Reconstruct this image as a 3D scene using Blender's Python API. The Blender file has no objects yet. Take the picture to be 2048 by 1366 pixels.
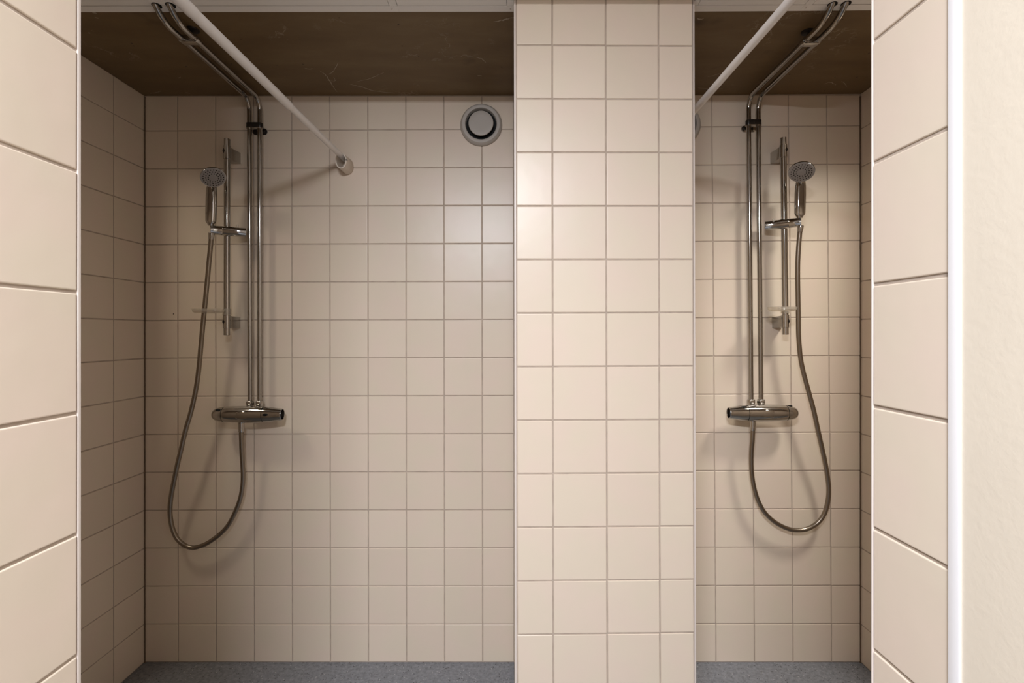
import bpy, bmesh, math, random
from mathutils import Vector, Matrix, Euler

random.seed(4)
PI = math.pi
S = bpy.context.scene
COL = S.collection

# ------------------------------------------------------------ camera
F, CX, CY = 1003.0, 1026.0, 667.0          # focal length and principal point in pixels of a 2048 x 1366 frame
ZC = 1.2937                                 # height of the lens above the floor
cam_d = bpy.data.cameras.new('camera')
cam = bpy.data.objects.new('camera', cam_d); COL.objects.link(cam)
cam.location = (0, 0, ZC); cam.rotation_euler = (PI / 2, 0, 0)
cam_d.sensor_fit = 'HORIZONTAL'; cam_d.sensor_width = 36.0; cam_d.lens = 36.0 * F / 2048
cam_d.shift_x = (1024 - CX) / 2048; cam_d.shift_y = -(683 - CY) / 2048
cam_d.clip_start = 0.02
S.camera = cam

# ------------------------------------------------------------ light, world, exposure
w = bpy.data.worlds.new('world'); S.world = w; w.use_nodes = True
w.node_tree.nodes['Background'].inputs[0].default_value = (1.0, 0.9, 0.78, 1)
w.node_tree.nodes['Background'].inputs[1].default_value = 0.04

def area(name, loc, size, power, color, rot=(0, 0, 0), spread=PI, size_y=None):
    d = bpy.data.lights.new(name, 'AREA'); d.energy = power; d.color = color
    d.shape = 'RECTANGLE'; d.size = size; d.size_y = size_y or size; d.spread = spread
    o = bpy.data.objects.new(name, d); COL.objects.link(o); o.location = loc; o.rotation_euler = rot
    return o
area('corridor_lamp_light', (-0.22, -0.65, 2.262), 0.60, 85, (0.96, 1.0, 1.085), rot=(math.radians(6), 0, 0), size_y=0.22)
area('side_lamp_light', (-1.56, 1.30, 2.205), 0.14, 3.6, (1.0, 0.90, 0.74), spread=math.radians(140))
area('side_lamp_light', (1.43, 1.30, 2.205), 0.20, 11.5, (1.0, 0.955, 0.87), spread=math.radians(140))

vs = S.view_settings
vs.view_transform = 'Standard'; vs.look = 'None'; vs.exposure = 0.0; vs.gamma = 1.0; vs.use_curve_mapping = False

# ------------------------------------------------------------ materials
def mat(name, color, rough=0.5, metal=0.0, spec=0.5):
    m = bpy.data.materials.new(name); m.use_nodes = True
    b = m.node_tree.nodes['Principled BSDF']
    b.inputs['Base Color'].default_value = (*color, 1)
    b.inputs['Roughness'].default_value = rough
    b.inputs['Metallic'].default_value = metal
    b.inputs['Specular IOR Level'].default_value = spec
    return m
def nd(m, t, **kw):
    n = m.node_tree.nodes.new(t)
    for k, v in kw.items(): setattr(n, k, v)
    return n
def lk(m, a, b): m.node_tree.links.new(a, b)
def bsdf(m): return m.node_tree.nodes['Principled BSDF']
def noise(m, scale, detail=4, vec=None, rough=0.5):
    n = nd(m, 'ShaderNodeTexNoise'); n.inputs['Scale'].default_value = scale
    n.inputs['Detail'].default_value = detail; n.inputs['Roughness'].default_value = rough
    if vec is not None: lk(m, vec, n.inputs['Vector'])
    return n
def ramp(m, fac, stops):
    r = nd(m, 'ShaderNodeValToRGB'); lk(m, fac, r.inputs[0])
    cr = r.color_ramp
    while len(cr.elements) < len(stops): cr.elements.new(0.5)
    for e, (p, c) in zip(cr.elements, stops):
        e.position = p; e.color = (*c, 1) if len(c) == 3 else c
    return r
def mixc(m, fac, a, b, mode='MIX'):
    n = nd(m, 'ShaderNodeMix', data_type='RGBA', blend_type=mode)
    for s, v in ((n.inputs[0], fac), (n.inputs[6], a), (n.inputs[7], b)):
        if hasattr(v, 'links') or isinstance(v, bpy.types.NodeSocket): lk(m, v, s)
        elif isinstance(v, (int, float)): s.default_value = v
        else: s.default_value = (*v, 1)
    return n.outputs[2]
def coords(m, kind='Object'):
    return nd(m, 'ShaderNodeTexCoord').outputs[kind]
def world_pos(m): return nd(m, 'ShaderNodeNewGeometry').outputs['Position']

# glazed tile: creamy beige, tiny tone change from tile to tile, slightly wavy glaze
M_TILE = mat('glazed_tile', (0.66, 0.575, 0.495), 0.34)
oi = nd(M_TILE, 'ShaderNodeObjectInfo')
tone = ramp(M_TILE, oi.outputs['Random'], [(0.0, (0.745, 0.628, 0.515)), (0.5, (0.76, 0.642, 0.528)), (1.0, (0.775, 0.656, 0.541))])
nz = noise(M_TILE, 9, 2, world_pos(M_TILE))
tint = ramp(M_TILE, nz.outputs['Fac'], [(0.35, (0.98, 1.0, 0.97)), (0.65, (1.0, 0.985, 0.985))])
lk(M_TILE, mixc(M_TILE, 1.0, tone.outputs[0], tint.outputs[0], 'MULTIPLY'), bsdf(M_TILE).inputs['Base Color'])
nb = noise(M_TILE, 14, 2, world_pos(M_TILE))
bp = nd(M_TILE, 'ShaderNodeBump'); bp.inputs['Strength'].default_value = 0.06; bp.inputs['Distance'].default_value = 0.01
lk(M_TILE, nb.outputs['Fac'], bp.inputs['Height']); lk(M_TILE, bp.outputs[0], bsdf(M_TILE).inputs['Normal'])

M_GROUT = mat('cement_grout', (0.5, 0.42, 0.35), 0.9, spec=0.2)
ng = noise(M_GROUT, 30, 4, world_pos(M_GROUT))
rg = ramp(M_GROUT, ng.outputs['Fac'], [(0.3, (0.43, 0.35, 0.285)), (0.7, (0.52, 0.43, 0.355))])
lk(M_GROUT, rg.outputs[0], bsdf(M_GROUT).inputs['Base Color'])

M_SEAL = mat('brown_silicone', (0.14, 0.095, 0.06), 0.5)
M_TRIM = mat('ivory_edge_trim', (0.70, 0.62, 0.56), 0.38)
M_WHITE_TRIM = mat('white_trim', (0.86, 0.84, 0.84), 0.35)
M_CREAM = mat('cream_wall_paint', (0.80, 0.71, 0.57), 0.6)
M_DIM = mat('dark_bounce_cut', (0.12, 0.095, 0.075), 0.6)  # dark brown chosen to cut bounce light from the unseen corridor sides
nc = noise(M_CREAM, 3, 5, world_pos(M_CREAM), 0.6)
rc = ramp(M_CREAM, nc.outputs['Fac'], [(0.3, (0.72, 0.635, 0.515)), (0.7, (0.755, 0.67, 0.545))])
lk(M_CREAM, rc.outputs[0], bsdf(M_CREAM).inputs['Base Color'])
nc2 = noise(M_CREAM, 120, 3, world_pos(M_CREAM))
bc = nd(M_CREAM, 'ShaderNodeBump'); bc.inputs['Strength'].default_value = 0.12; bc.inputs['Distance'].default_value = 0.002
lk(M_CREAM, nc2.outputs['Fac'], bc.inputs['Height']); lk(M_CREAM, bc.outputs[0], bsdf(M_CREAM).inputs['Normal'])
M_PLASTER = mat('plain_plaster', (0.60, 0.52, 0.44), 0.8)
M_CEIL = mat('white_lacquered_metal', (0.93, 0.905, 0.87), 0.45)
M_HIGH = mat('white_ceiling_paint', (0.84, 0.82, 0.79), 0.8)
M_BLACK = mat('black_void', (0.004, 0.004, 0.004), 0.6, spec=0.2)
M_DARK = mat('dark_bronze_clip', (0.030, 0.024, 0.020), 0.35, metal=0.4)
M_CHROME = mat('chrome', (0.50, 0.485, 0.46), 0.08, metal=1.0)
M_CHROME2 = mat('satin_chrome', (0.50, 0.48, 0.45), 0.20, metal=1.0)
M_STEEL = mat('brushed_pipe_chrome', (0.40, 0.38, 0.355), 0.12, metal=1.0)
M_HOSE = mat('metal_sleeved_hose', (0.30, 0.255, 0.205), 0.30, metal=1.0)
M_ROD = mat('white_rod_enamel', (0.80, 0.76, 0.73), 0.38)
M_SOCKET = mat('ivory_plastic', (0.72, 0.63, 0.53), 0.5)
M_VENT = mat('grey_white_plastic', (0.47, 0.43, 0.385), 0.5)
M_SPRAY = mat('grey_spray_plastic', (0.29, 0.265, 0.25), 0.5)

# dark stained concrete soffit
M_SOFFIT = mat('stained_concrete', (0.15, 0.1, 0.06), 0.5, spec=0.35)
p = world_pos(M_SOFFIT)
mp = nd(M_SOFFIT, 'ShaderNodeMapping'); mp.inputs['Scale'].default_value = (0.8, 3.0, 1); lk(M_SOFFIT, p, mp.inputs['Vector'])
n1 = noise(M_SOFFIT, 3.2, 6, mp.outputs[0], 0.6)
c1 = ramp(M_SOFFIT, n1.outputs['Fac'], [(0.25, (0.13, 0.080, 0.034)), (0.55, (0.165, 0.106, 0.047)), (0.8, (0.20, 0.138, 0.068))])
n2 = noise(M_SOFFIT, 5.0, 3, p)
knots = ramp(M_SOFFIT, n2.outputs['Fac'], [(0.22, (0.45, 0.45, 0.45)), (0.34, (1, 1, 1))])
cA = mixc(M_SOFFIT, 1.0, c1.outputs[0], knots.outputs[0], 'MULTIPLY')
# pale plaster scuffs: thin lines where two noises cross, kept in scattered patches
n3 = noise(M_SOFFIT, 7.0, 8, p, 0.62)
sub = nd(M_SOFFIT, 'ShaderNodeMath', operation='SUBTRACT'); lk(M_SOFFIT, n3.outputs['Fac'], sub.inputs[0]); sub.inputs[1].default_value = 0.5
ab = nd(M_SOFFIT, 'ShaderNodeMath', operation='ABSOLUTE'); lk(M_SOFFIT, sub.outputs[0], ab.inputs[0])
line = ramp(M_SOFFIT, ab.outputs[0], [(0.0, (1, 1, 1)), (0.012, (0, 0, 0))])
n4 = noise(M_SOFFIT, 4.3, 2, p)
patch = ramp(M_SOFFIT, n4.outputs['Fac'], [(0.56, (0, 0, 0)), (0.68, (1, 1, 1))])
ml = nd(M_SOFFIT, 'ShaderNodeMath', operation='MULTIPLY'); lk(M_SOFFIT, line.outputs[0], ml.inputs[0]); lk(M_SOFFIT, patch.outputs[0], ml.inputs[1])
ml2 = nd(M_SOFFIT, 'ShaderNodeMath', operation='MULTIPLY'); lk(M_SOFFIT, ml.outputs[0], ml2.inputs[0]); ml2.inputs[1].default_value = 0.55
cB = mixc(M_SOFFIT, ml2.outputs[0], cA, (0.42, 0.36, 0.29))
# small dark pores
vo = nd(M_SOFFIT, 'ShaderNodeTexVoronoi'); vo.inputs['Scale'].default_value = 16; lk(M_SOFFIT, p, vo.inputs['Vector'])
pore = ramp(M_SOFFIT, vo.outputs['Distance'], [(0.03, (0.25, 0.25, 0.25)), (0.06, (1, 1, 1))])
cC = mixc(M_SOFFIT, 1.0, cB, pore.outputs[0], 'MULTIPLY')
lk(M_SOFFIT, cC, bsdf(M_SOFFIT).inputs['Base Color'])
M_SCUFF = mat('dried_plaster_smear', (0.38, 0.31, 0.23), 0.8)

# speckled grey vinyl floor
M_FLOOR = mat('speckled_vinyl', (0.15, 0.15, 0.155), 0.42)
p = world_pos(M_FLOOR)
fa = noise(M_FLOOR, 70, 5, p, 0.7)
fc = ramp(M_FLOOR, fa.outputs['Fac'], [(0.3, (0.12, 0.127, 0.142)), (0.7, (0.26, 0.272, 0.30))])
v1 = nd(M_FLOOR, 'ShaderNodeTexVoronoi'); v1.inputs['Scale'].default_value = 120; v1.inputs['Randomness'].default_value = 1; lk(M_FLOOR, p, v1.inputs['Vector'])
s1 = ramp(M_FLOOR, v1.outputs['Distance'], [(0.16, (1, 1, 1)), (0.30, (0, 0, 0))])
sep = nd(M_FLOOR, 'ShaderNodeSeparateColor'); lk(M_FLOOR, v1.outputs['Color'], sep.inputs[0])
gt = nd(M_FLOOR, 'ShaderNodeMath', operation='GREATER_THAN'); lk(M_FLOOR, sep.outputs[0], gt.inputs[0]); gt.inputs[1].default_value = 0.72
mm = nd(M_FLOOR, 'ShaderNodeMath', operation='MULTIPLY'); lk(M_FLOOR, s1.outputs[0], mm.inputs[0]); lk(M_FLOOR, gt.outputs[0], mm.inputs[1])
fb = mixc(M_FLOOR, mm.outputs[0], fc.outputs[0], (0.02, 0.02, 0.022))
gt2 = nd(M_FLOOR, 'ShaderNodeMath', operation='LESS_THAN'); lk(M_FLOOR, sep.outputs[0], gt2.inputs[0]); gt2.inputs[1].default_value = 0.16
mm2 = nd(M_FLOOR, 'ShaderNodeMath', operation='MULTIPLY'); lk(M_FLOOR, s1.outputs[0], mm2.inputs[0]); lk(M_FLOOR, gt2.outputs[0], mm2.inputs[1])
fd = mixc(M_FLOOR, mm2.outputs[0], fb, (0.42, 0.42, 0.43))
lk(M_FLOOR, fd, bsdf(M_FLOOR).inputs['Base Color'])

# clear acrylic, see-through
M_CLEAR = bpy.data.materials.new('clear_acrylic'); M_CLEAR.use_nodes = True
t = M_CLEAR.node_tree; t.nodes.remove(t.nodes['Principled BSDF'])
tr = t.nodes.new('ShaderNodeBsdfTransparent'); tr.inputs[0].default_value = (0.93, 0.90, 0.85, 1)
gl = t.nodes.new('ShaderNodeBsdfGlossy'); gl.inputs['Roughness'].default_value = 0.15; gl.inputs[0].default_value = (0.9, 0.88, 0.84, 1)
df = t.nodes.new('ShaderNodeBsdfDiffuse'); df.inputs[0].default_value = (0.75, 0.71, 0.64, 1)
m1 = t.nodes.new('ShaderNodeMixShader'); m1.inputs[0].default_value = 0.26
m2 = t.nodes.new('ShaderNodeMixShader'); m2.inputs[0].default_value = 0.10
t.links.new(tr.outputs[0], m1.inputs[1]); t.links.new(df.outputs[0], m1.inputs[2])
t.links.new(m1.outputs[0], m2.inputs[1]); t.links.new(gl.outputs[0], m2.inputs[2])
t.links.new(m2.outputs[0], t.nodes['Material Output'].inputs[0])

# ------------------------------------------------------------ helpers
def U(px, py, D):
    """the point at depth D seen at a pixel of the photograph, in world coordinates"""
    return Vector(((px - CX) * D / F, D, ZC + (CY - py) * D / F))

def link(name, me, m, parent=None, **props):
    o = bpy.data.objects.new(name, me); COL.objects.link(o)
    if m is not None and len(me.materials) == 0: me.materials.append(m)
    if parent is not None: o.parent = parent
    for k, v in props.items(): o[k] = v
    return o

class MB:
    """collects shapes into one mesh"""
    def __init__(self): self.v = []; self.f = []
    def add(self, vs, fs):
        n = len(self.v); self.v += [tuple(x) for x in vs]; self.f += [tuple(i + n for i in f) for f in fs]
        return self
    def box(self, a, b):
        x0, y0, z0 = a; x1, y1, z1 = b
        return self.hull([(x0, y0, z0), (x1, y0, z0), (x1, y1, z0), (x0, y1, z0)], [(x0, y0, z1), (x1, y0, z1), (x1, y1, z1), (x0, y1, z1)])
    def hull(self, bot, top):
        n = len(bot)
        fs = [tuple(reversed(range(n))), tuple(range(n, 2 * n))] + [(i, (i + 1) % n, n + (i + 1) % n, n + i) for i in range(n)]
        return self.add(list(bot) + list(top), fs)
    def rings(self, rings, caps=(True, True), closed=True):
        n = len(rings[0]); vs = [p for r in rings for p in r]; fs = []
        for k in range(len(rings) - 1):
            for i in range(n if closed else n - 1):
                j = (i + 1) % n
                fs.append((k * n + i, k * n + j, (k + 1) * n + j, (k + 1) * n + i))
        if caps[0]: fs.append(tuple(reversed(range(n))))
        if caps[1]: fs.append(tuple(range((len(rings) - 1) * n, len(rings) * n)))
        return self.add(vs, fs)
    def lathe(self, origin, axis, prof, n=32, sx=1.0, sy=1.0, ref=None, caps=(True, True)):
        """prof: (distance along axis, radius)"""
        a = Vector(axis).normalized(); ref = Vector(ref) if ref else (Vector((0, 0, 1)) if abs(a.z) < 0.9 else Vector((1, 0, 0)))
        u = (ref - a * ref.dot(a)).normalized(); v = a.cross(u)
        o = Vector(origin)
        return self.rings([[o + a * d + u * (r * sx * math.cos(2 * PI * i / n)) + v * (r * sy * math.sin(2 * PI * i / n)) for i in range(n)] for d, r in prof], caps)
    def tube(self, pts, r, n=16, radii=None, caps=(True, True)):
        pts = [Vector(p) for p in pts]; rings = []
        t0 = (pts[1] - pts[0]).normalized()
        u = t0.orthogonal().normalized()
        for i, p in enumerate(pts):
            a = pts[max(i - 1, 0)]; b = pts[min(i + 1, len(pts) - 1)]
            t = (b - a).normalized(); u = (u - t * u.dot(t)).normalized(); v = t.cross(u)
            rr = radii[i] if radii else r
            rings.append([p + u * (rr * math.cos(2 * PI * k / n)) + v * (rr * math.sin(2 * PI * k / n)) for k in range(n)])
        return self.rings(rings, caps)
    def build(self, name, m, parent=None, smooth=True, bevel=0, **props):
        me = bpy.data.meshes.new(name); me.from_pydata(self.v, [], self.f)
        bm = bmesh.new(); bm.from_mesh(me)
        bmesh.ops.recalc_face_normals(bm, faces=bm.faces)
        if bevel:
            es = [e for e in bm.edges if len(e.link_faces) == 2 and e.calc_face_angle(0) > 0.6]
            bmesh.ops.bevel(bm, geom=es, offset=bevel, segments=2, profile=0.6, affect='EDGES')
        bm.to_mesh(me); bm.free()
        if smooth:
            me.polygons.foreach_set('use_smooth', [True] * len(me.polygons))
            me.set_sharp_from_angle(angle=math.radians(38))
        me.update()
        return link(name, me, m, parent, **props)

def thing(name, loc, label, category, group=None):
    o = bpy.data.objects.new(name, None); COL.objects.link(o); o.location = loc
    o.empty_display_size = 0.05; o['label'] = label; o['category'] = category
    if group: o['group'] = group
    return o
def under(root, *objs):
    """keep world-space geometry in place under an Empty that is not at the origin"""
    for o in objs:
        o.parent = root; o.matrix_parent_inverse = Matrix.Translation(-Vector(root.location))

def catmull(pts, per=8):
    pts = [Vector(p) for p in pts]; P = [pts[0] * 2 - pts[1]] + pts + [pts[-1] * 2 - pts[-2]]; out = []
    for i in range(1, len(P) - 2):
        a, b, c, d = P[i - 1], P[i], P[i + 1], P[i + 2]
        for k in range(per):
            s = k / per
            out.append(0.5 * ((2 * b) + (c - a) * s + (2 * a - 5 * b + 4 * c - d) * s * s + (3 * b - a - 3 * c + d) * s ** 3))
    out.append(pts[-1]); return out

# ------------------------------------------------------------ tiles
PITCH = 0.1495
JOINT = 0.0042
def tile_mesh():
    """one 146 mm tile, face at y = 0 looking towards -y, softly rounded edges"""
    h = 0.5
    me = bpy.data.meshes.new('tile')
    b = PITCH - JOINT
    prof = [(0.0, 0.0062), (0.0, 0.0013), (0.0003, 0.0006), (0.0009, 0.00015), (0.0018, 0.0)]
    vs = []
    for ins, dep in prof:
        e = b / 2 - ins
        vs += [(-e, dep, -e), (e, dep, -e), (e, dep, e), (-e, dep, e)]
    fs = []
    for k in range(4):
        for i in range(4):
            j = (i + 1) % 4
            fs.append((4 * k + i, 4 * k + j, 4 * k + 4 + j, 4 * k + 4 + i))
    fs.append((16, 17, 18, 19))
    me.from_pydata(vs, [], fs)
    me.materials.append(M_TILE)
    return me
TILE = tile_mesh()
BASE = PITCH - JOINT
n_tiles = 0
def put_tile(parent, c, w, h, rotz, lean=0.0, wob=1.0):
    global n_tiles
    if w < 0.004 or h < 0.004: return
    o = bpy.data.objects.new('tile', TILE); COL.objects.link(o); o.parent = parent
    j = random.uniform
    o.location = c
    o.rotation_euler = Euler((j(-0.0022, 0.0022) * wob, lean + j(-0.0012, 0.0012) * wob, rotz + j(-0.0022, 0.0022) * wob), 'XYZ')
    o.scale = (w / BASE, 1.0, h / BASE)
    n_tiles += 1

def cell(parent, q, rotz, nrm):
    """q: the four joint crossings bl, br, tr, tl of a tile cell on its wall plane"""
    bl, br, tr, tl = [Vector(x) for x in q]
    c = (bl + br + tr + tl) / 4
    w = ((br - bl).length + (tr - tl).length) / 2 - JOINT
    h = ((tl - bl).length + (tr - br).length) / 2 - JOINT
    r = ((br - bl) + (tr - tl)).normalized(); up = ((tl - bl) + (tr - br)).normalized()
    lean = 0.5 * (-r.z + up.dot(Vector((math.cos(rotz), math.sin(rotz), 0))))
    put_tile(parent, c, w, h, rotz, lean)

def face_grid(parent, D, xt, xb, yt, yb, rows, nrow, top_z, bot_z):
    """xt, xb: pixel x of the vertical joints on the first and last full row line; yt, yb: (left, right) pixel y of these lines; rows: row
    numbers to lay, 0 .. nrow between the two lines"""
    def pt(c, r):
        s = r / nrow; x = xt[c] + (xb[c] - xt[c]) * s
        u = (xt[c] - xt[0]) / (xt[-1] - xt[0])
        y = (yt[0] + (yt[1] - yt[0]) * u) * (1 - s) + (yb[0] + (yb[1] - yb[0]) * u) * s
        return U(x, y, D)
    def cl(p): return Vector((p.x, p.y, min(max(p.z, bot_z), top_z)))
    for r in rows:
        for c in range(len(xt) - 1):
            q = [cl(pt(c, r + 1)), cl(pt(c + 1, r + 1)), cl(pt(c + 1, r)), cl(pt(c, r))]
            cell(parent, q, 0.0, None)

def side_grid(parent, X, ys, zs, facing):
    """a wall along Y at x = X; facing +1 looks towards +x; ys: joints from near to far, zs: joints from floor to ceiling"""
    rz = PI / 2 if facing > 0 else -PI / 2
    for a, b in zip(ys[:-1], ys[1:]):
        for c, d in zip(zs[:-1], zs[1:]):
            put_tile(parent, ((X if not callable(X) else X((a + b) / 2)), (a + b) / 2, (c + d) / 2), b - a - JOINT, d - c - JOINT, rz)

# ------------------------------------------------------------ the shell
DB, DP = 1.972, 1.406            # depth of the tiled back wall and of the pillar's tiled front
XL, XR = -1.4486, 1.3670         # tiled faces of the two side walls
ZTOP_L, ZTOP_R = ZC + 0.9355, ZC + 0.9438
HIGH = 2.385                     # ceiling of the space in front of the bays
XFL, XFR = -0.5412, 0.4455       # faces of the doorway reveals
G = 0.0019                       # how far grout lies behind the tile faces

def soffit_z(x):
    x = min(max(x, -1.45), 1.37)
    if x < 0.6: return ZTOP_L + (ZC + 0.9372 - ZTOP_L) * (x + 1.45) / 2.05
    return ZC + 0.9372 + (ZTOP_R - ZC - 0.9372) * (x - 0.6) / 0.77

floor = MB().box((-2.35, -1.75, -0.08), (2.35, 2.12, 0)).build('floor', M_FLOOR, smooth=False, kind='structure')

wb = MB().box((XL - 0.1, DB + G, 0.0), (XR + 0.1, DB + 0.12, 2.3)).build('wall_back', M_GROUT, smooth=False, kind='structure')
zfl = 0.0015
# wide bay: the column that meets the side wall, the full columns, the cut one beside the pillar
face_grid(wb, DB, [289.4, 354.8] + [354.8 + 76.11 * i for i in range(1, 9)] + [1027.3], [289.4, 356.2] + [356.2 + 76.13 * i for i in range(1, 9)] + [1028.5],
          (261.6, 258.2), (1248.4, 1248.3), range(-1, 14), 13, ZC + 0.9348, zfl)
face_grid(wb, DB, [1287, 1347.6] + [1424.2 + 76.57 * i for i in range(0, 4)] + [1720.6], [1290, 1354.4] + [1431.6 + 77.17 * i for i in range(0, 4)] + [1722],
          (254.2, 251.2), (1247.8, 1247.8), range(-1, 14), 13, ZC + 0.9385, zfl)

# heights of the row joints on the side walls of the room (same courses as the back wall)
ZROW = [zfl] + [ZC - 1.1430 + 0.14928 * i for i in range(0, 14)] + [ZTOP_L]
wl = MB().box((-2.35, 1.602, 0.0), (XL - G, DB + 0.1, 2.3)).build('wall_left', M_GROUT, smooth=False, kind='structure')
ys = [1.6005, 1.6699, 1.8194, DB]
side_grid(wl, XL, ys, ZROW, +1)
wr = MB().box((XR + G, 1.602, 0.0), (2.35, DB + 0.1, 2.3)).build('wall_right', M_GROUT, smooth=False, kind='structure')
ZROWR = [zfl] + [ZC - 1.1430 + 0.1498 * i for i in range(0, 14)] + [ZTOP_R]
ys = [1.6005, 1.6955, 1.845, DB]
side_grid(wr, XR, ys, ZROWR, -1)

for x0, x1, y0, par in ((XL - 0.001, XL + 0.0035, DB - 0.0035, wl), (XR - 0.0035, XR + 0.001, DB - 0.0035, wr)):
    MB().box((x0, y0, 0.0), (x1, DB + 0.001, 2.225)).build('silicone_joint', M_SEAL, par, smooth=False)
for x0, x1, n in ((-2.47, -2.35, 'wall_side_left'), (2.35, 2.47, 'wall_side_right')):
    MB().box((x0, 0.42, 0.0), (x1, 1.7, HIGH)).build(n, M_PLASTER, smooth=False, kind='structure')
# pillar between the bays
def lean_x(px_top, px_bot, D, z):
    """x of a slightly leaning edge measured at the top and the bottom of the photograph"""
    zt, zb = ZC + CY / F * D, ZC - (1366 - CY) / F * D
    s = (zt - z) / (zt - zb)
    return ((px_top + (px_bot - px_top) * s) - CX) * D / F
def xs(pt_, pb_, z, D=DP): return lean_x(pt_, pb_, D, z)
PT, PB = HIGH, 0.0
def pillar_slab(x0, x1, y0, y1):
    a = [(xs(*x0, PB), y0, PB), (xs(*x1, PB), y0, PB), (xs(*x1, PB), y1, PB), (xs(*x0, PB), y1, PB)]
    b = [(xs(*x0, PT), y0, PT), (xs(*x1, PT), y0, PT), (xs(*x1, PT), y1, PT), (xs(*x0, PT), y1, PT)]
    return MB().hull(a, b)
EL, ER = (1027.6, 1029.7), (1388.9, 1392.4)
pil = pillar_slab((1031.5, 1033.6), (1385.5, 1388.8), DP + G, DB + 0.005).build('wall_middle', M_GROUT, smooth=False, kind='structure')
face_grid(pil, DP, [1032.0, 1104.6, 1211.6, 1317.2, 1385.6], [1034.0, 1106.6, 1214.6, 1320.2, 1388.6],
          (89.9, 92.0), (1270.0, 1265.3), range(-2, 15), 11, HIGH, zfl)
xl_f = xs(*EL, ZC); xr_f = xs(*ER, ZC)
side_grid(pil, xl_f + 0.001, [DP + 0.012, DP + 0.12] + [DP + 0.12 + 0.1495 * i for i in (1, 2)] + [DB - 0.001], ZROW, -1)
side_grid(pil, xr_f - 0.001, [DP + 0.012, DP + 0.12] + [DP + 0.12 + 0.1495 * i for i in (1, 2)] + [DB - 0.001], ZROW, +1)
def edge_bead(name, x0, x1, D, y0, y1):
    def ring(z):
        a, b = xs(*x0, z, D), xs(*x1, z, D)
        return [(a, y1, z), (a, y0 + 0.0012, z), (a + 0.0008, y0, z), (b - 0.0008, y0, z), (b, y0 + 0.0012, z), (b, y1, z)]
    return MB().rings([ring(0.0), ring(HIGH)]).build(name, M_TRIM, smooth=False, kind='structure')
edge_bead('trim_1', EL, (1031.7, 1033.7), DP, DP - 0.0012, DP + 0.010)
edge_bead('trim_2', (1385.9, 1388.9), ER, DP, DP - 0.0012, DP + 0.010)

# front walls with the tiled doorway reveals
def block(name, x0, x1, y0, y1, m):
    return MB().box((x0, y0, 0), (x1, y1, HIGH)).build(name, m, smooth=False, kind='structure')
wfl = block('wall_front_left', -2.4, XFL - G, 0.42, 0.6275, M_GROUT)
wfr = block('wall_front_right', XFR + G, 2.4, 0.5135, 0.6235, M_GROUT)
zf = [zfl] + [ZC + 0.2018 - 0.1503 * 8 + 0.1503 * i for i in range(1, 17)]
zf = [z for z in zf if z < HIGH - 0.01] + [HIGH]
side_grid(wfl, XFL, [0.4250, 0.5, 0.6228][0:1] + [0.4750, 0.6243], zf, +1)
zf2 = [zfl] + [ZC + 0.2108 - 0.1504 * 8 + 0.1504 * i for i in range(0, 17)]
zf2 = [z for z in zf2 if z > 0.03 or z == zfl]; zf2 = [z for z in zf2 if z < HIGH - 0.01] + [HIGH]
side_grid(wfr, XFR, [0.5098, 0.6216], zf2, -1)
def corner_bead(name, x, sgn, y0, y1):
    # rounded plastic bead on the far corner of a reveal, x = tiled face, sgn = +1 when the face looks towards +x
    r = [(x - sgn * 0.010, y0), (x + sgn * 0.0001, y0), (x + sgn * 0.0002, y0 + 0.0012), (x + sgn * 0.0001, y1 - 0.0016), (x - sgn * 0.0012, y1), (x - sgn * 0.010, y1)]
    return MB().rings([[(a, b, 0.0) for a, b in r], [(a, b, HIGH) for a, b in r]]).build(name, M_TRIM, smooth=False, kind='structure')
corner_bead('trim_3', XFL, +1, 0.6240, 0.6295)
corner_bead('trim_4', XFR, -1, 0.6214, 0.6256)
MB().box((XFR - 0.0022, 0.4985, 0), (XFR + 0.03, 0.5118, HIGH)).build('trim_5', M_WHITE_TRIM, bevel=0.0012, kind='structure')
MB().box((XFR + 0.0002, 0.0, 0), (XFR + 0.12, 0.4987, HIGH)).build('wall_corridor_right', M_CREAM, smooth=False, kind='structure')
MB().box((XFR + 0.03, -1.72, 0), (XFR + 0.12, -0.001, HIGH)).build('bounce_cut_panel_1', M_DIM, smooth=False, kind='structure')  # unseen dark slab, added to lower the bounce light in the corridor
MB().box((-1.36, 0.405, 0), (XFL - 0.004, 0.4205, HIGH)).build('wall_corridor_front', M_CREAM, smooth=False, kind='structure')
MB().box((-1.35 - 0.12, -1.72, 0), (-1.35, 0.4215, HIGH)).build('wall_corridor_left', M_DIM, smooth=False, kind='structure')
MB().box((-1.47, -1.75, 0), (0.56, -1.65, HIGH)).build('wall_rear', M_PLASTER, smooth=False, kind='structure')

# ceilings: high one over the doorway, boxed-in white metal ceiling at the bays, dark concrete soffit behind it
DE = 1.4585
MB().box((-2.4, -1.75, HIGH), (2.4, 1.235, HIGH + 0.06)).build('ceiling', M_HIGH, smooth=False, kind='structure')
def sof(x0, x1, y0, y1, dz0, dz1):
    return MB().hull([(x0, y0, soffit_z(x0) + dz0), (x1, y0, soffit_z(x1) + dz0), (x1, y1, soffit_z(x1) + dz0), (x0, y1, soffit_z(x0) + dz0)],
                     [(x0, y0, soffit_z(x0) + dz1), (x1, y0, soffit_z(x1) + dz1), (x1, y1, soffit_z(x1) + dz1), (x0, y1, soffit_z(x0) + dz1)])
so = MB()
for a, b in ((XL - 0.05, 0.6), (0.6, XR + 0.05)):
    m = sof(a, b, DE - 0.004, DB + 0.02, 0, 0.2); so.add(m.v, m.f)
soffit = so.build('ceiling_recess', M_SOFFIT, smooth=False, kind='structure')
sm = MB()
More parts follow.
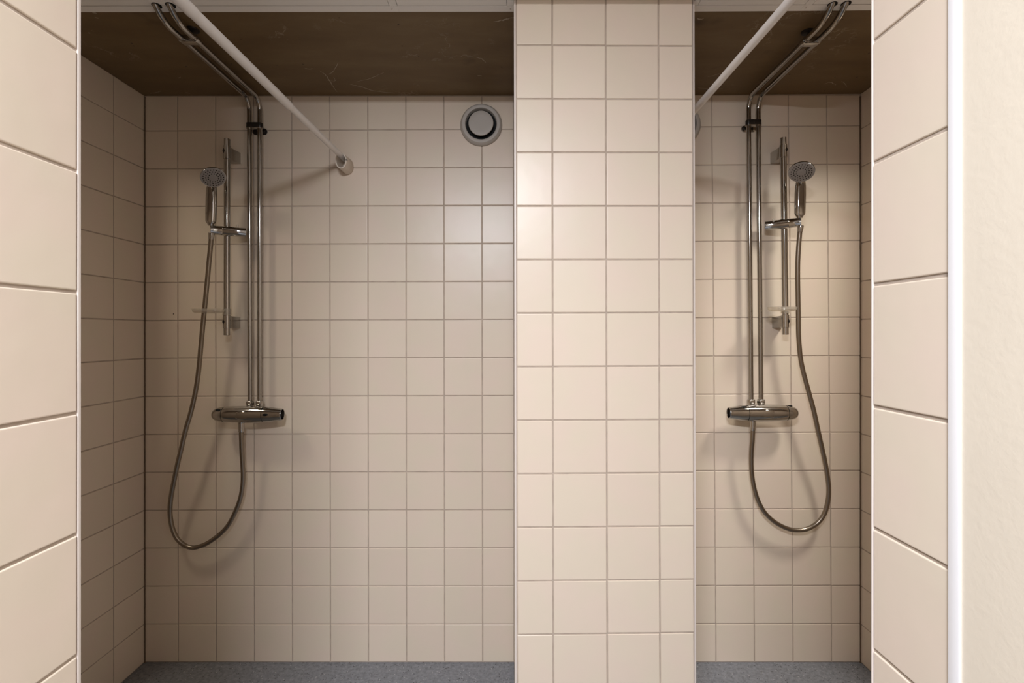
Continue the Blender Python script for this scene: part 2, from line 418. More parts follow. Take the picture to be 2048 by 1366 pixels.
for a, b in ((-2.35, 0.6), (0.6, 2.35)):
    m = sof(a, b, 1.205, DE - 0.001, 0.006, 0.19); sm.add(m.v, m.f)
low = sm.build('ceiling_lowered', M_BLACK, smooth=False, kind='structure')
MB().box((-2.35, 1.195, 2.222), (2.35, 1.206, HIGH)).build('fascia', M_CEIL, low, smooth=False)
def panel(name, x0, x1, y0, y1, dz0=0.0, dz1=0.007):
    return sof(x0, x1, y0, y1, dz0, dz1).build(name, M_CEIL, low, smooth=False)
def Xat(px, D): return (px - CX) * D / F
YE = 1.4325
rails = [(XL, Xat(794.5, YE), YE + 0.0006, DE), (Xat(794.5, YE) + 0.0003, 0.004, YE + 0.0006, DE), (0.5125, Xat(1609, YE), YE + 0.0006, DE), (Xat(1609, YE) + 0.0004, XR, YE + 0.0006, DE)]
for a, b, c, d in rails: panel('edge_rail', a, b, c, d, -0.0012, 0.006)
cross = [(Xat(779, YE), Xat(794.5, YE)), (Xat(1014, YE), 0.004), (Xat(1609, YE) + 0.0005, Xat(1624, YE)), (0.5125, Xat(1395, YE))]
for a, b in cross: panel('cross_rail', a, b, 1.21 if a < 0.5 and b < 0 or a > 0.6 else 1.41, YE, -0.0006, 0.006)
g = 0.0014
pn = [(XL, cross[0][0] - g, 1.21), (cross[0][1] + g, cross[1][0] - g, 1.21), (cross[3][1] + g, cross[2][0] - g, 1.41), (cross[2][1] + g, XR, 1.21)]
pn += [(-2.35, XL - g, 1.21), (XR + g, 2.35, 1.21)]
for a, b, y in pn: panel('ceiling_panel', a, b, y, YE - g)
panel('ceiling_panel', cross[1][1] - 0.02, cross[2][0], 1.21, DP - 0.004)
# round openings the pipes go through
def hole(x, y):
    z = soffit_z(x)
    MB().lathe((x, y, z - 0.0018), (0, 0, 1), [(0, 0.0130), (0.0015, 0.0130)], 24).build('pipe_hole', M_BLACK, low, smooth=False)

# small screws in the rails
for px in (784, 1021, 1612):
    z = soffit_z(Xat(px, 1.445))
    MB().lathe((Xat(px, 1.445), 1.445, z - 0.0012), (0, 0, -1), [(0, 0.0022), (0.0008, 0.0018), (0.0010, 0.0006)], 12).build('screw', M_CHROME2, low)

# plaster smears left on the soffit, thin raised ridges
def smear(pts, r):
    q = []
    for px, py in pts:
        z = 0.9372
        D = z * F / (CY - py)
        x = Xat(px, D); q.append(Vector((x, D, soffit_z(x) - 0.0002)))
    q = catmull(q, 5)
    n = len(q)
    rad = [r * (0.25 + 0.75 * math.sin(PI * (i + 0.5) / n)) * random.uniform(0.6, 1.2) for i in range(n)]
    q = [p + Vector((random.uniform(-1, 1), random.uniform(-1, 1), 0)) * r * 0.8 for p in q]
    m = MB().tube(q, r, 6, radii=rad)
    m.v = [(x, y, soffit_z(x) - 0.0004 + (z - soffit_z(x)) * 0.35) for x, y, z in m.v]
    m.build('plaster_smear', M_SCUFF, soffit)
for pts, r in [([(640, 141), (652, 150), (662, 165), (673, 183)], 0.0022), ([(676, 124), (668, 140), (658, 148)], 0.0015),
               ([(655, 160), (670, 161), (667, 153)], 0.0012), ([(700, 168), (720, 172), (748, 181), (790, 186)], 0.0022),
               ([(712, 163), (740, 156), (768, 144)], 0.0013), ([(952, 114), (964, 117), (972, 125)], 0.0018),
               ([(955, 150), (963, 151)], 0.0018), ([(988, 43), (1003, 40), (1014, 37), (1027, 34)], 0.0026),
               ([(299, 186), (312, 184), (322, 181)], 0.0015), ([(372, 184), (380, 186)], 0.0018), ([(186, 24), (192, 25)], 0.003),
               ([(190, 33), (197, 36)], 0.002), ([(1395, 36), (1400, 38), (1406, 37)], 0.0032), ([(1415, 154), (1428, 151), (1440, 147)], 0.0015),
               ([(1648, 171), (1660, 167), (1668, 170), (1672, 173)], 0.0018), ([(1683, 165), (1690, 170), (1694, 176)], 0.0015),
               ([(1396, 176), (1420, 178), (1445, 178)], 0.0015), ([(356, 155), (362, 153)], 0.0014), ([(609, 135), (617, 137), (627, 136)], 0.0016)]:
    smear(pts, r)

# ------------------------------------------------------------ pipes
def riser(bay, x_of, zc_h, y_end, label, group):
    """one pipe: out of the mixer, up the wall, round under the soffit and up through the white ceiling"""
    Dp = 1.937; R = 0.046
    pts = []
    z0 = ZC - 0.268; z1 = zc_h - R
    for i in range(13):
        z = z0 + (z1 - z0) * i / 12; pts.append(Vector((x_of(z), Dp, z)))
    xt = x_of(z1)
    for i in range(1, 9):
        a = PI / 2 * i / 8
        pts.append(Vector((xt, Dp - R * (1 - math.cos(a)), z1 + R * math.sin(a))))
    xh = xt
    yb = 1.502; R2 = 0.105
    for i in range(1, 6): pts.append(Vector((xh, Dp - R - (Dp - R - yb) * i / 5, zc_h)))
    for i in range(1, 9):
        a = math.radians(52) * i / 8
        pts.append(Vector((xh, yb - R2 * math.sin(a), zc_h + R2 * (1 - math.cos(a)))))
    e = pts[-1]; d = (pts[-1] - pts[-2]).normalized()
    pts.append(e + d * 0.05)
    o = MB().tube(pts, 0.0087, 20).build('water_pipe', M_STEEL)
    o['label'] = label; o['category'] = 'pipe'; o['group'] = group
    # where the pipe crosses the ceiling
    zc = soffit_z(xh)
    for a, b in zip(pts[:-1], pts[1:]):
        if a.z <= zc <= b.z and b.y < 1.5:
            s = (zc - a.z) / max(b.z - a.z, 1e-6); q = a.lerp(b, s); hole(q.x + 0.002, q.y + 0.001)
    return pts

def xA(z): return -1.0172 + 0.0030 * (1.0 - (z - 0.9) / 1.3) - 0.0010
def xB(z): return -0.9785 + 0.0010 * ((z - 0.9) / 1.3)
def xC(z): return 0.9104 + 0.0088 * (ZC + 0.767 - z)
def xD(z): return 0.9478 + 0.0098 * (ZC + 0.767 - z)
riser('wide', xA, ZC + 0.9065, 1.42, 'chrome water pipe nearer the side wall, of the pair in the wide bay', 'water pipes of the wide bay')
riser('wide', xB, ZC + 0.9055, 1.42, 'chrome water pipe nearer the pillar, of the pair in the wide bay', 'water pipes of the wide bay')
riser('narrow', xC, ZC + 0.9115, 1.42, 'chrome water pipe nearer the pillar, of the pair in the narrow bay', 'water pipes of the narrow bay')
riser('narrow', xD, ZC + 0.9095, 1.42, 'chrome water pipe nearer the side wall, of the pair in the narrow bay', 'water pipes of the narrow bay')

def wall_clamp(xa, xb, z, side, label):
    Dp = 1.937; xm = (xa + xb) / 2
    root = thing('pipe_clamp', (xm, DB, z), label, 'pipe clamp', 'dark pipe clamps')
    h = 0.0095; e = 0.0115
    b = MB()
    # rounded bar wrapped round both pipes
    ring = []
    for i in range(13):
        a = -PI / 2 + PI * i / 12; ring.append((xb + e * math.cos(a), Dp + e * math.sin(a)))
    for i in range(13):
        a = PI / 2 + PI * i / 12; ring.append((xa + e * math.cos(a), Dp + e * math.sin(a)))
    b.rings([[(x, y, z - h) for x, y in ring], [(x, y, z + h) for x, y in ring]])
    c = b.build('clamp_bar', M_DARK, bevel=0.0012)
    l = MB().rings([[(xm + (x - xm) * 1.01, Dp + (y - Dp) * 1.04, z - h - 0.0016) for x, y in ring], [(xm + (x - xm) * 1.01, Dp + (y - Dp) * 1.04, z - h) for x, y in ring]]).build('lower_rim', M_CHROME2, smooth=False)
    s = MB().box((xm - 0.006, Dp + e - 0.002, z - 0.006), (xm + 0.006, DB - 0.002, z + 0.006)).build('stem', M_DARK, bevel=0.001)
    pl = MB()
    ring = []
    x1 = xm + side * 0.006; x2 = xm + side * 0.0205; r = 0.0125; zz = z - 0.010
    lo, hi = min(x1, x2), max(x1, x2)
    lo = min(lo, xm - 0.012) if side > 0 else lo; hi = max(hi, xm + 0.012) if side < 0 else hi
    for i in range(13):
        a = -PI / 2 + PI * i / 12; ring.append((hi + r * math.cos(a), zz + r * math.sin(a)))
    for i in range(13):
        a = PI / 2 + PI * i / 12; ring.append((lo + r * math.cos(a), zz + r * math.sin(a)))
    pl.rings([[(x, DB, q) for x, q in ring], [(x, DB - 0.005, q) for x, q in ring]])
    p_ = pl.build('wall_plate', M_DARK if side > 0 else M_CHROME2, bevel=0.001)
    hx = hi if side > 0 else lo
    sc = MB().lathe((hx, DB - 0.005, zz), (0, -1, 0), [(0, 0.005), (0.0018, 0.0045), (0.003, 0.002)], 14).build('screw', M_DARK)
    under(root, c, l, s, p_, sc)
zcl = U(510, 251.5, 1.937).z
wall_clamp(xA(zcl), xB(zcl), zcl, +1, 'dark clamp on the back wall holding both pipes of the wide bay')
zcl = U(1505, 246, 1.937).z
wall_clamp(xC(zcl), xD(zcl), zcl, -1, 'dark clamp on the back wall holding both pipes of the narrow bay')

def soffit_clamp(xa, xb, zh, y, side, label):
    zt = soffit_z((xa + xb) / 2); xm = (xa + xb) / 2
    root = thing('pipe_clamp', (xm, y, zt), label, 'pipe clamp', 'dark pipe clamps')
    e = 0.0110; h = 0.0105
    ring = []
    for i in range(13):
        a = -PI / 2 + PI * i / 12; ring.append((xb + e * math.cos(a), zh + e * math.sin(a)))
    for i in range(13):
        a = PI / 2 + PI * i / 12; ring.append((xa + e * math.cos(a), zh + e * math.sin(a)))
    c = MB().rings([[(x, y - h, q) for x, q in ring], [(x, y + h, q) for x, q in ring]]).build('clamp_bar', M_CHROME2, bevel=0.001)
    s = MB().box((xm - 0.006, y - 0.006, zh + e - 0.002), (xm + 0.006, y + 0.006, zt - 0.002)).build('stem', M_DARK, bevel=0.001)
    p_ = MB().lathe((xm + side * 0.012, y - 0.004, zt), (0, 0, -1), [(0, 0.019), (0.004, 0.0182), (0.005, 0.015)], 28).build('ceiling_plate', M_DARK)
    nut = MB().lathe((xb if side > 0 else xa, y - 0.0135, zh - 0.001), (0, -1, 0), [(0, 0.0095), (0.004, 0.0098), (0.0046, 0.0085)], 16).build('collar', M_CHROME)
    under(root, c, s, p_, nut)
soffit_clamp(xA(2.15), xB(2.15), ZC + 0.906, 1.548, +1, 'clamp under the brown soffit holding both pipes of the wide bay')
soffit_clamp(xC(2.15), xD(2.15), ZC + 0.9105, 1.565, -1, 'clamp under the brown soffit holding both pipes of the narrow bay')

# ------------------------------------------------------------ thermostatic mixers
def mixer(px_l, px_r, py, D, flip, xa, xb, out_px, label):
    """flip = +1: hand wheel with the open end towards +x (wide bay); -1 mirrored"""
    k = D / F
    c = U((px_l + px_r) / 2, py, D)
    root = thing('shower_mixer', (c.x, DB, c.z), label, 'mixer tap', 'shower mixers')
    L = (px_r - px_l) * k / 2
    def ax(u): return Vector((c.x + flip * u * L, c.y, c.z))
    def lathe(name, prof, m, n=40, sy=1.0):
        return MB().lathe(ax(0), (flip, 0, 0), [(u * L, r * k) for u, r in prof], n, sx=1.0, sy=0.92).build(name, m)
    body = lathe('body', [(-0.655, 14.9), (-0.60, 15.5), (-0.45, 16.2), (-0.2, 16.7), (0.1, 16.9), (0.3, 16.6), (0.47, 15.9)], M_CHROME)
    seam1 = lathe('seam_ring', [(-0.672, 14.3), (-0.650, 14.3)], M_BLACK)
    seam2 = lathe('seam_ring', [(0.465, 15.0), (0.487, 15.0)], M_BLACK)
    cap = lathe('flow_handle', [(-1.0, 2.0), (-0.995, 5.0), (-0.975, 7.8), (-0.94, 10.2), (-0.88, 12.5), (-0.80, 14.0), (-0.72, 14.9), (-0.668, 15.3)], M_CHROME2)
    wheel = lathe('temperature_handle', [(0.484, 15.6), (0.56, 15.5), (0.66, 14.8), (0.78, 13.4), (0.88, 12.5), (0.945, 12.0), (0.985, 11.6), (1.0, 11.0), (0.996, 10.0), (0.96, 9.6), (0.90, 9.4)], M_CHROME)
    inner = lathe('end_recess', [(0.895, 9.7), (0.905, 9.7)], M_BLACK)
    # room reflection put into the shape: a soft ridge along the body front
    parts = [body, seam1, seam2, cap, wheel, inner]
    ridge = MB()
    n = 28; rings = []
    for i in range(1, 14):
        s = i / 14; u = -0.34 + 0.80 * s; hw = math.sin(PI * min(s * 1.15, 1) ** 0.75) if s * 1.15 < 1 else 0.03
        hw = max(hw, 0.03)
        ring = []
        for j in range(n):
            a = 2 * PI * j / n
            ring.append(ax(u) + Vector((0, -math.cos(a) * (2.2 * hw) * k - 13.6 * k * 1.0, math.sin(a) * 8.6 * hw * k)))
        rings.append(ring)
    parts.append(ridge.rings(rings).build('reflection_ridge', M_CHROME))
    # black push buttons
    def button(u, ang, su, name='button'):
        r = 15.6 * k * 0.93
        a = math.radians(ang); nn = Vector((0, -math.cos(a), math.sin(a)))
        q = ax(u) + nn * (r - 0.0015)
        return MB().lathe(q, nn, [(0, 0.0068), (0.0026, 0.0066), (0.0032, 0.0056)], 20, sx=0.72, sy=su, ref=(0, 0, 1)).build(name, M_BLACK)
    parts.append(button(0.60, 6 if flip > 0 else 62, 1.5))
    parts.append(button(-0.76, 46 if flip > 0 else 84, 1.5))
    # inlets: hexagon nuts under the pipes
    for x in (xa, xb):
        top = c.z + 21 * k
        nut = MB().lathe((x, 1.937, c.z + 12 * k), (0, 0, 1), [(0, 0.012), (0.010, 0.0150), (0.013, 0.0163), (0.0225, 0.0163), (0.0255, 0.0145), (0.0262, 0.0095)], 6)
        parts.append(nut.build('coupling_nut', M_CHROME2, bevel=0.001))
    arm = MB().box((min(xa, xb) - 0.012, 1.915, c.z - 0.012), (max(xa, xb) + 0.012, DB - 0.004, c.z + 0.012)).build('wall_bracket', M_CHROME2, bevel=0.004)
    parts.append(arm)
    o = U(out_px, py, D - 0.001)
    out = MB().lathe((o.x, o.y, c.z - 14 * k), (0, 0, -1), [(0, 0.0125), (0.005, 0.0118), (0.006, 0.0106), (0.029, 0.0106), (0.030, 0.0098)], 24).build('hose_outlet', M_CHROME2)
    parts.append(out)
    if flip < 0:
        # faint engraved mark of slanted strokes on the body
        e = MB()
        for i, px in enumerate((1537.5, 1542, 1546, 1550.5, 1554.5)):
            x = Xat(px, D - 0.028); z0 = c.z - 13.5 * k * 0.5 - 0.004; sl = 0.002
            y = c.y - 16.4 * k * 0.92 * math.cos(math.asin(0.45)) - 0.0003
            e.hull([(x - .0006, y, z0), (x + .0006, y, z0), (x + .0006, y + .002, z0), (x - .0006, y + .002, z0)],
                   [(x - .0006 + sl, y, z0 + 0.007), (x + .0006 + sl, y, z0 + 0.007), (x + .0006 + sl, y + .002, z0 + 0.007), (x - .0006 + sl, y + .002, z0 + 0.007)])
        parts.append(e.build('engraved_mark', M_CHROME2, smooth=False))
    under(root, *parts)
    return Vector((o.x, o.y, c.z - 14 * k - 0.030))
outL = mixer(425, 565, 829, 1.907, +1, xA(ZC - 0.27), xB(ZC - 0.27), 482.3, 'chrome thermostatic shower mixer on the back wall of the wide bay')
outR = mixer(1457, 1595, 826, 1.907, -1, xC(ZC - 0.27), xD(ZC - 0.27), 1505.8, 'chrome thermostatic shower mixer on the back wall of the narrow bay')

# ------------------------------------------------------------ slide rails, sliders, hand showers
def rail(px_t, py_t, px_b, py_b, D, sl, sleeves, knob_px, label, flip):
    a = U(px_t, py_t, D); b = U(px_b, py_b, D)
    a.y = b.y = D
    root = thing('slide_rail', (b.x, DB, b.z), label, 'shower rail', 'shower rails')
    d = (a - b).normalized(); L = (a - b).length
    R = 0.0112
    parts = [MB().lathe(b, d, [(0, R * 0.82), (0.001, R), (L - 0.001, R), (L, R * 0.82)], 28, caps=(True, True)).build('bar', M_CHROME)]
    for z_hi, z_lo, kind in sleeves:
        za, zb = U(px_t, z_lo, D).z, U(px_t, z_hi, D).z
        xm = b.x + (a.x - b.x) * ((za + zb) / 2 - b.z) / (a.z - b.z)
        s = MB().lathe((xm, D, za), (0, 0, 1), [(0, 0.0116), (0.001, 0.0134), (zb - za - 0.001, 0.0134), (zb - za, 0.0116)], 28).build('sleeve', M_CHROME)
        w = MB().lathe((xm - flip * 0.0062, D - 0.0112, (za + zb) / 2 + (0.004 if kind > 0 else -0.0)), (-flip * 0.48, -0.88, 0), [(0, 0.0058), (0.0016, 0.0058)], 4, sx=1.5, sy=1.0, ref=(0, 0, 1)).build('clamp_window', M_DARK)
        # arm: short at the rail, taller at the wall
        hw = 0.010; hh = (zb - za) / 2 * 0.90; zm = (za + zb) / 2
        zw = zm - kind * 0.014 * 0.2
        hwall = 0.0215; ww = 0.0185
        def rect(y, hw_, zl, zh): return [(xm - hw_, y, zl), (xm + hw_, y, zl), (xm + hw_, y, zh), (xm - hw_, y, zh)]
        zwall = U(472, 317, DB).z if kind > 0 else U(472, 645, DB).z
        arm = MB().rings([rect(D + 0.004, hw, zm - hh, zm + hh), rect(D + 0.03, hw * 1.15, (zm - hh + zwall - hwall) / 2, (zm + hh + zwall + hwall) / 2),
                          rect(DB - 0.004, ww, zwall - hwall, zwall + hwall), rect(DB, ww, zwall - hwall, zwall + hwall)]).build('wall_arm', M_CHROME2, bevel=0.0015)
        parts += [s, w, arm]
    # slider: stubby cylinder clamped across the bar
    p0, p1 = sl
    ax_ = (p1 - p0); Ls = ax_.length
    slider = MB().lathe(p0, ax_, [(0, 0.0150), (0.0012, 0.0172), (Ls * 0.32, 0.0176), (Ls * 0.33, 0.0169), (Ls * 0.34, 0.0178), (Ls - 0.0012, 0.0178), (Ls, 0.0155)], 36).build('slider', M_CHROME)
    kn = U(knob_px[0], knob_px[1], (p0.lerp(p1, 0.6)).y)
    kb = MB().lathe((kn.x, kn.y, kn.z - 0.008), (0, 0, 1), [(0, 0.0045), (0.011, 0.0050), (0.013, 0.0032)], 16).build('knob', M_CLEAR)
    parts.append(slider); parts.append(kb)
    under(root, *parts)
    kb.parent = slider; kb.matrix_parent_inverse = Matrix.Identity(4)
    return p0
DRL = 1.91
slL = (U(420.5, 459.6, 1.868), U(492, 465.5, 1.930))
slR = (U(1602.5, 444.2, 1.868), U(1530, 452.0, 1.930))
rail(454.3, 277.8, 453.6, 670.8, DRL, slL, [(292, 318.5, 1), (630.5, 657, -1)], (474.5, 451.5), 'chrome slide rail carrying the hand shower of the wide bay', +1)
rail(1566.4, 275.5, 1571.0, 669.5, DRL, slR, [(290, 316.0, 1), (629.5, 655.5, -1)], (1547, 440.0), 'chrome slide rail carrying the hand shower of the narrow bay', -1)

def hand_shower(head_px, n_az, n_el, handle_top, handle_bot, rh, label):
    C = U(*head_px, 1.80)
    e, a = math.radians(n_el), math.radians(n_az)
    n = Vector((math.sin(a) * math.cos(e), -math.cos(a) * math.cos(e), -math.sin(e)))
    b = U(*handle_bot, 1.868); t = U(*handle_top, 1.866)
    root = thing('hand_shower', b, label, 'shower head', 'hand showers')
    head = MB().lathe(C, n, [(-0.024, 0.006), (-0.022, 0.014), (-0.016, 0.026), (-0.009, 0.0365), (-0.003, rh - 0.0005), (0.0, rh), (0.0022, rh - 0.001)], 48).build('head', M_CHROME)
    plate = MB().lathe(C + n * 0.0020, n, [(0, rh - 0.0015), (0.0012, rh - 0.0030), (0.0016, rh - 0.006), (0.0016, 0.013), (0.0022, 0.0115), (0.0022, 0.001)], 48).build('spray_face', M_SPRAY)
    u = n.orthogonal().normalized(); v = n.cross(u)
    nz_ = MB()
    for rr, cnt in ((0.0165, 12), (0.0243, 17), (0.0325, 22)):
        for i in range(cnt):
            an = 2 * PI * (i + (0.5 if cnt == 17 else 0)) / cnt
            q = C + n * 0.0034 + u * (rr * math.cos(an)) + v * (rr * math.sin(an))
            nz_.lathe(q, n, [(0, 0.0021), (0.0009, 0.0019)], 8)
    noz = nz_.build('nozzle', M_BLACK, smooth=False, kind='stuff')
    # handle: flattened grip swelling towards the head, closing to a cone in the slider
    ax_ = (t - b).normalized()
    side = Vector((1, 0, 0)); side = (side - ax_ * side.dot(ax_)).normalized(); fr = ax_.cross(side)
    Lh = (t - b).length
    prof = [(-0.006, 0.0085, 0.0085), (0.0005, 0.0105, 0.0105), (0.002, 0.0125, 0.0115), (0.006, 0.0160, 0.0130), (0.012, 0.0180, 0.0140), (Lh * 0.35, 0.0188, 0.0145),
            (Lh * 0.7, 0.0190, 0.0150), (Lh * 0.92, 0.0180, 0.0150), (Lh, 0.0165, 0.0145)]
    rings = []
    N = 32
    for d, sx, sy in prof:
        rings.append([b + ax_ * d + side * (sx * math.copysign(abs(math.cos(2 * PI * i / N)) ** 0.8, math.cos(2 * PI * i / N))) + fr * (sy * math.copysign(abs(math.sin(2 * PI * i / N)) ** 0.8, math.sin(2 * PI * i / N))) for i in range(N)])
    # neck bending into the back of the head
    nb_ = C - n * 0.013
    for s, q in ((0.45, 0.8), (0.8, 0.6)):
        c_ = t.lerp(nb_, s) + ax_ * 0.002
        rings.append([c_ + side * (0.0165 * q * math.cos(2 * PI * i / N)) + fr * (0.0145 * q * math.sin(2 * PI * i / N)) for i in range(N)])
    handle = MB().rings(rings).build('handle', M_CHROME)
    under(root, head, plate, noz, handle)
    noz.parent = plate; noz.matrix_parent_inverse = Matrix.Identity(4)
hand_shower((426.4, 354.6), 48, 48, (423.5, 376), (421.6, 448.5), 0.0415, 'hand shower with round grey spray face in the wide bay')
hand_shower((1602.8, 343.7), -32, 52, (1601.0, 368), (1599.5, 433.5), 0.0430, 'hand shower with round grey spray face in the narrow bay')

# soap dishes
def soap_dish(cx_px, py, rx, dy, bar_px, y0, label):
    c = U(cx_px, py, y0); bar = U(bar_px, py, DRL)
    root = thing('soap_dish', (bar.x, DRL, bar.z), label, 'soap dish', 'clear soap dishes')
    N = 48; z = c.z
    def ell(a, b, zz): return [(c.x + a * math.cos(2 * PI * i / N), c.y + b * math.sin(2 * PI * i / N), zz) for i in range(N)]
    tray = MB().rings([ell(0.004, 0.003, z - 0.0075), ell(rx * 0.82, dy * 0.78, z - 0.0065), ell(rx * 0.97, dy * 0.96, z - 0.001), ell(rx, dy, z + 0.0090), ell(rx - 0.0025, dy - 0.0025, z + 0.0090),
                       ell(rx * 0.94, dy * 0.92, z), ell(rx * 0.8, dy * 0.76, z - 0.0040), ell(0.004, 0.003, z - 0.0050)]).build('tray', M_CLEAR)
    col = MB().rings([[(bar.x + r * math.cos(2 * PI * i / 28), DRL + r * math.sin(2 * PI * i / 28), bar.z + h) for i in range(28)] for r, h in ((0.0120, -0.0135), (0.0148, -0.0135), (0.0150, 0.010), (0.0120, 0.010), (0.0120, -0.0135))], caps=(False, False)).build('collar', M_CLEAR)
    under(root, tray, col)
soap_dish(416.5, 622.8, 0.0565, 0.040, 453.8, 1.868, 'clear acrylic soap dish, low on the slide rail in the wide bay')
soap_dish(1564.5, 618.8, 0.0505, 0.043, 1570.2, 1.850, 'clear acrylic soap dish, low on the slide rail in the narrow bay')

# hoses
def hose(pts, label):
    q = catmull(pts, 7)
    root = thing('shower_hose', pts[0], label, 'shower hose', 'shower hoses')
    tube = MB().tube(q, 0.0083, 16).build('flexible_tube', M_HOSE)
    d0 = (q[1] - q[0]).normalized(); d1 = (q[-2] - q[-1]).normalized()
    a = MB().lathe(q[0] - d0 * 0.004, d0, [(0, 0.0085), (0.001, 0.0102), (0.013, 0.0100), (0.016, 0.0088)], 20).build('end_nut', M_CHROME2)
    b = MB().lathe(q[-1] - d1 * 0.016, d1, [(0, 0.0090), (0.004, 0.0104), (0.013, 0.0100), (0.024, 0.0086)], 20).build('end_cone', M_CHROME2)
    under(root, tube, a, b)
LP = [(482.6, 870), (482.9, 884), (483.6, 903), (485.0, 925), (486.2, 950), (485.0, 973), (480.6, 997), (471.7, 1021), (458.0, 1048), (441.4, 1067), (417.8, 1084.5), (400, 1092.6), (384.5, 1095.4),
      (369, 1090.5), (354.0, 1077), (344.6, 1056), (340.6, 1034), (340.0, 1014), (343.0, 988), (349.0, 957), (355.8, 925), (362.3, 898), (371.5, 859), (381.0, 827), (388.6, 795),
      (394.4, 763), (398.6, 729), (401.6, 695), (405.8, 650), (410.6, 603), (415.0, 558), (418.4, 520), (421.2, 492), (422.6, 474)]
RP = [(1505.9, 868), (1504.8, 880), (1503.4, 895), (1502.6, 912), (1502.6, 930), (1504.3, 953), (1508.8, 978), (1517, 1003), (1530.7, 1026.7), (1551, 1045), (1574.5, 1057), (1594.7, 1060.4), (1615, 1057.6),
      (1635, 1045.8), (1648.3, 1028), (1655.6, 1003), (1657.5, 978), (1655, 953), (1649, 919), (1642.3, 889), (1635.8, 860), (1627.6, 822), (1616.6, 781), (1606.8, 745), (1601.2, 717),
      (1598.6, 692), (1597.0, 668), (1596.6, 635), (1596.0, 595), (1595.4, 560), (1595.6, 525), (1597.0, 495), (1599.2, 470), (1600.5, 459)]
def hose_pts(P, out):
    n = len(P); r = []
    for i, (x, y) in enumerate(P):
        s = i / (n - 1)
        D = 1.903 + 0.028 * math.sin(PI * min(s / 0.62, 1)) - 0.036 * max(0, (s - 0.55) / 0.45) ** 1.3
        r.append(U(x, y, D))
    r[0] = Vector((out.x, out.y, out.z + 0.002)); return r
hose(hose_pts(LP, outL), 'brown-grey metal shower hose looping below the mixer of the wide bay')
hose(hose_pts(RP, outR), 'brown-grey metal shower hose looping below the mixer of the narrow bay')

# ------------------------------------------------------------ curtain rods
def curtain_rod(p_far, p_near, radii, label, lidded):
    a = Vector(p_far); b = Vector(p_near); d = (b - a).normalized(); L = (b - a).length
    root = thing('curtain_rod', a, label, 'curtain rod')
    parts = []
    yb = [a.y] + [s for s, _ in radii]
    for i, (y_to, r) in enumerate(radii):
        s0 = 0 if i == 0 else (a.y - radii[i - 1][0]) / (a.y - b.y) * L
        s1 = (a.y - y_to) / (a.y - b.y) * L
        parts.append(MB().lathe(a + d * s0, d, [(0, r - 0.0012), (0.0012, r), (s1 - s0, r)], 32).build('inner_tube' if i == 0 else ('outer_tube' if i == 1 else 'end_sleeve'), M_ROD))
    # wall socket: oval cup open at the top, slotted
    c = Vector((a.x + 0.008, DB, a.z - 0.024)); e = Vector((a.x + 0.002, DB - 0.066, a.z - 0.022))
    N = 44; st, en = math.radians(-235), math.radians(62)
    def arc(ctr, rx, rz): return [Vector((ctr.x + rx * math.cos(st + (en - st) * i / N), ctr.y, ctr.z + rz * math.sin(st + (en - st) * i / N))) for i in range(N + 1)]
    prof = [(c + Vector((0, 0.0, 0)), 0.0190, 0.0285), (c + Vector((0, -0.006, 0)), 0.0225, 0.0315), (e, 0.0212, 0.0302), (e, 0.0170, 0.0258), (c + Vector((0, -0.006, 0)), 0.0185, 0.0275)]
    cup = MB().rings([arc(ct, rx, rz) for ct, rx, rz in prof], caps=(False, False), closed=False)
    cup_o = cup.build('wall_socket', M_SOCKET)
    back = MB().rings([[Vector((c.x + 0.0195 * math.cos(2 * PI * i / 32), DB - y, c.z + 0.0290 * math.sin(2 * PI * i / 32))) for i in range(32)] for y in (0.0, 0.006)]).build('socket_base', M_SOCKET)
    scr = MB().lathe((c.x, DB - 0.006, c.z - 0.004), (0, -1, 0), [(0, 0.006), (0.002, 0.0055), (0.003, 0.003)], 16).build('screw', M_CHROME2)
    sl = MB().box((e.x + 0.0176, e.y - 0.0004, e.z + 0.0015), (e.x + 0.0222, e.y + 0.026, e.z + 0.0042)).build('slot', M_DARK, smooth=False)
    parts += [cup_o, back, scr, sl]
    under(root, *parts)
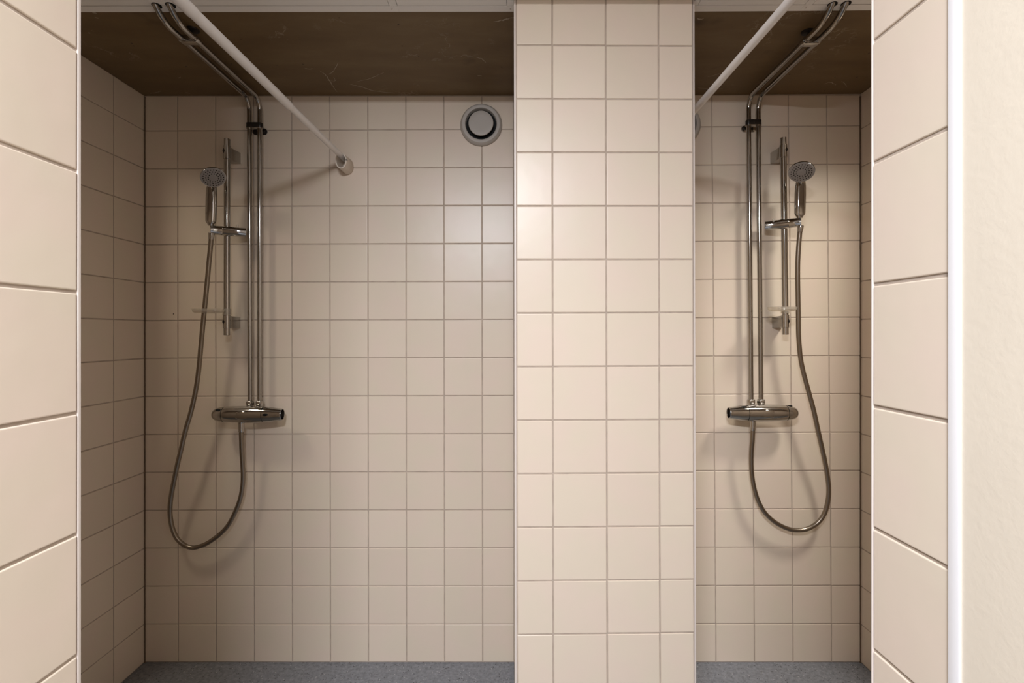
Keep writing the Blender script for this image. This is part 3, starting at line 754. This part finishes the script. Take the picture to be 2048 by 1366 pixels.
curtain_rod((-0.6560, 1.962, ZC + 0.6790), (-0.6885, 0.629, ZC + 0.6800), [(1.497, 0.0104), (1.062, 0.0122), (0.629, 0.0134)],
            'white telescopic curtain rod crossing the wide bay, held in a wall socket', True)
curtain_rod((0.5400, 1.962, ZC + 0.6773), (0.5735, 0.625, ZC + 0.6773), [(1.75, 0.0085), (0.625, 0.0097)],
            'white curtain rod beside the pillar in the narrow bay', True)

# ------------------------------------------------------------ air valves
def vent(px, py, label):
    c = U(px, py, DB)
    root = thing('air_vent', c, label, 'vent', 'round air vents')
    fl = MB().lathe(c, (0, -1, 0), [(-0.03, 0.0600), (0.0, 0.0815), (0.003, 0.0822), (0.008, 0.0815), (0.016, 0.0770), (0.020, 0.0735), (0.021, 0.0660), (0.0195, 0.0620), (0.014, 0.0596), (-0.03, 0.0580)], 72).build('flange', M_VENT)
    bk = MB().lathe(c, (0, -1, 0), [(-0.001, 0.0600), (0.0015, 0.0600)], 48).build('throat', M_BLACK)
    zc = c - Vector((0, 0, 0.0))
    dk = MB().lathe(zc, (0, -1, 0), [(0.010, 0.020), (0.014, 0.044), (0.019, 0.0482), (0.022, 0.0488), (0.025, 0.0478), (0.0262, 0.0440), (0.0255, 0.030), (0.0248, 0.001)], 64).build('valve_disc', M_VENT)
    st = MB().lathe(zc, (0, -1, 0), [(0, 0.009), (0.012, 0.009)], 20).build('stem', M_DARK)
    under(root, fl, bk, dk, st)
vent(962.6, 251.2, 'round grey-white air vent high on the back wall of the wide bay')
vent(1358.6, 250.0, 'round air vent mostly hidden behind the pillar, beside the narrow bay rod')

# a small drilled hole in a tile of the wide bay
q = U(347, 628, DB)
MB().lathe(q, (0, -1, 0), [(-0.001, 0.0022), (0.0004, 0.0022)], 12).build('drill_hole', M_BLACK, wb, smooth=False)

# ------------------------------------------------------------ ceiling lamp in front of the bays (its glow is the area light above)
root = thing('ceiling_lamp', (-0.22, -0.65, HIGH), 'long white ceiling lamp over the doorway, behind the viewpoint', 'lamp')
hs = MB().box((-0.56, -0.79, 2.285), (0.12, -0.51, HIGH)).build('housing', M_HIGH, bevel=0.004)
under(root, hs)
print('tiles', n_tiles)
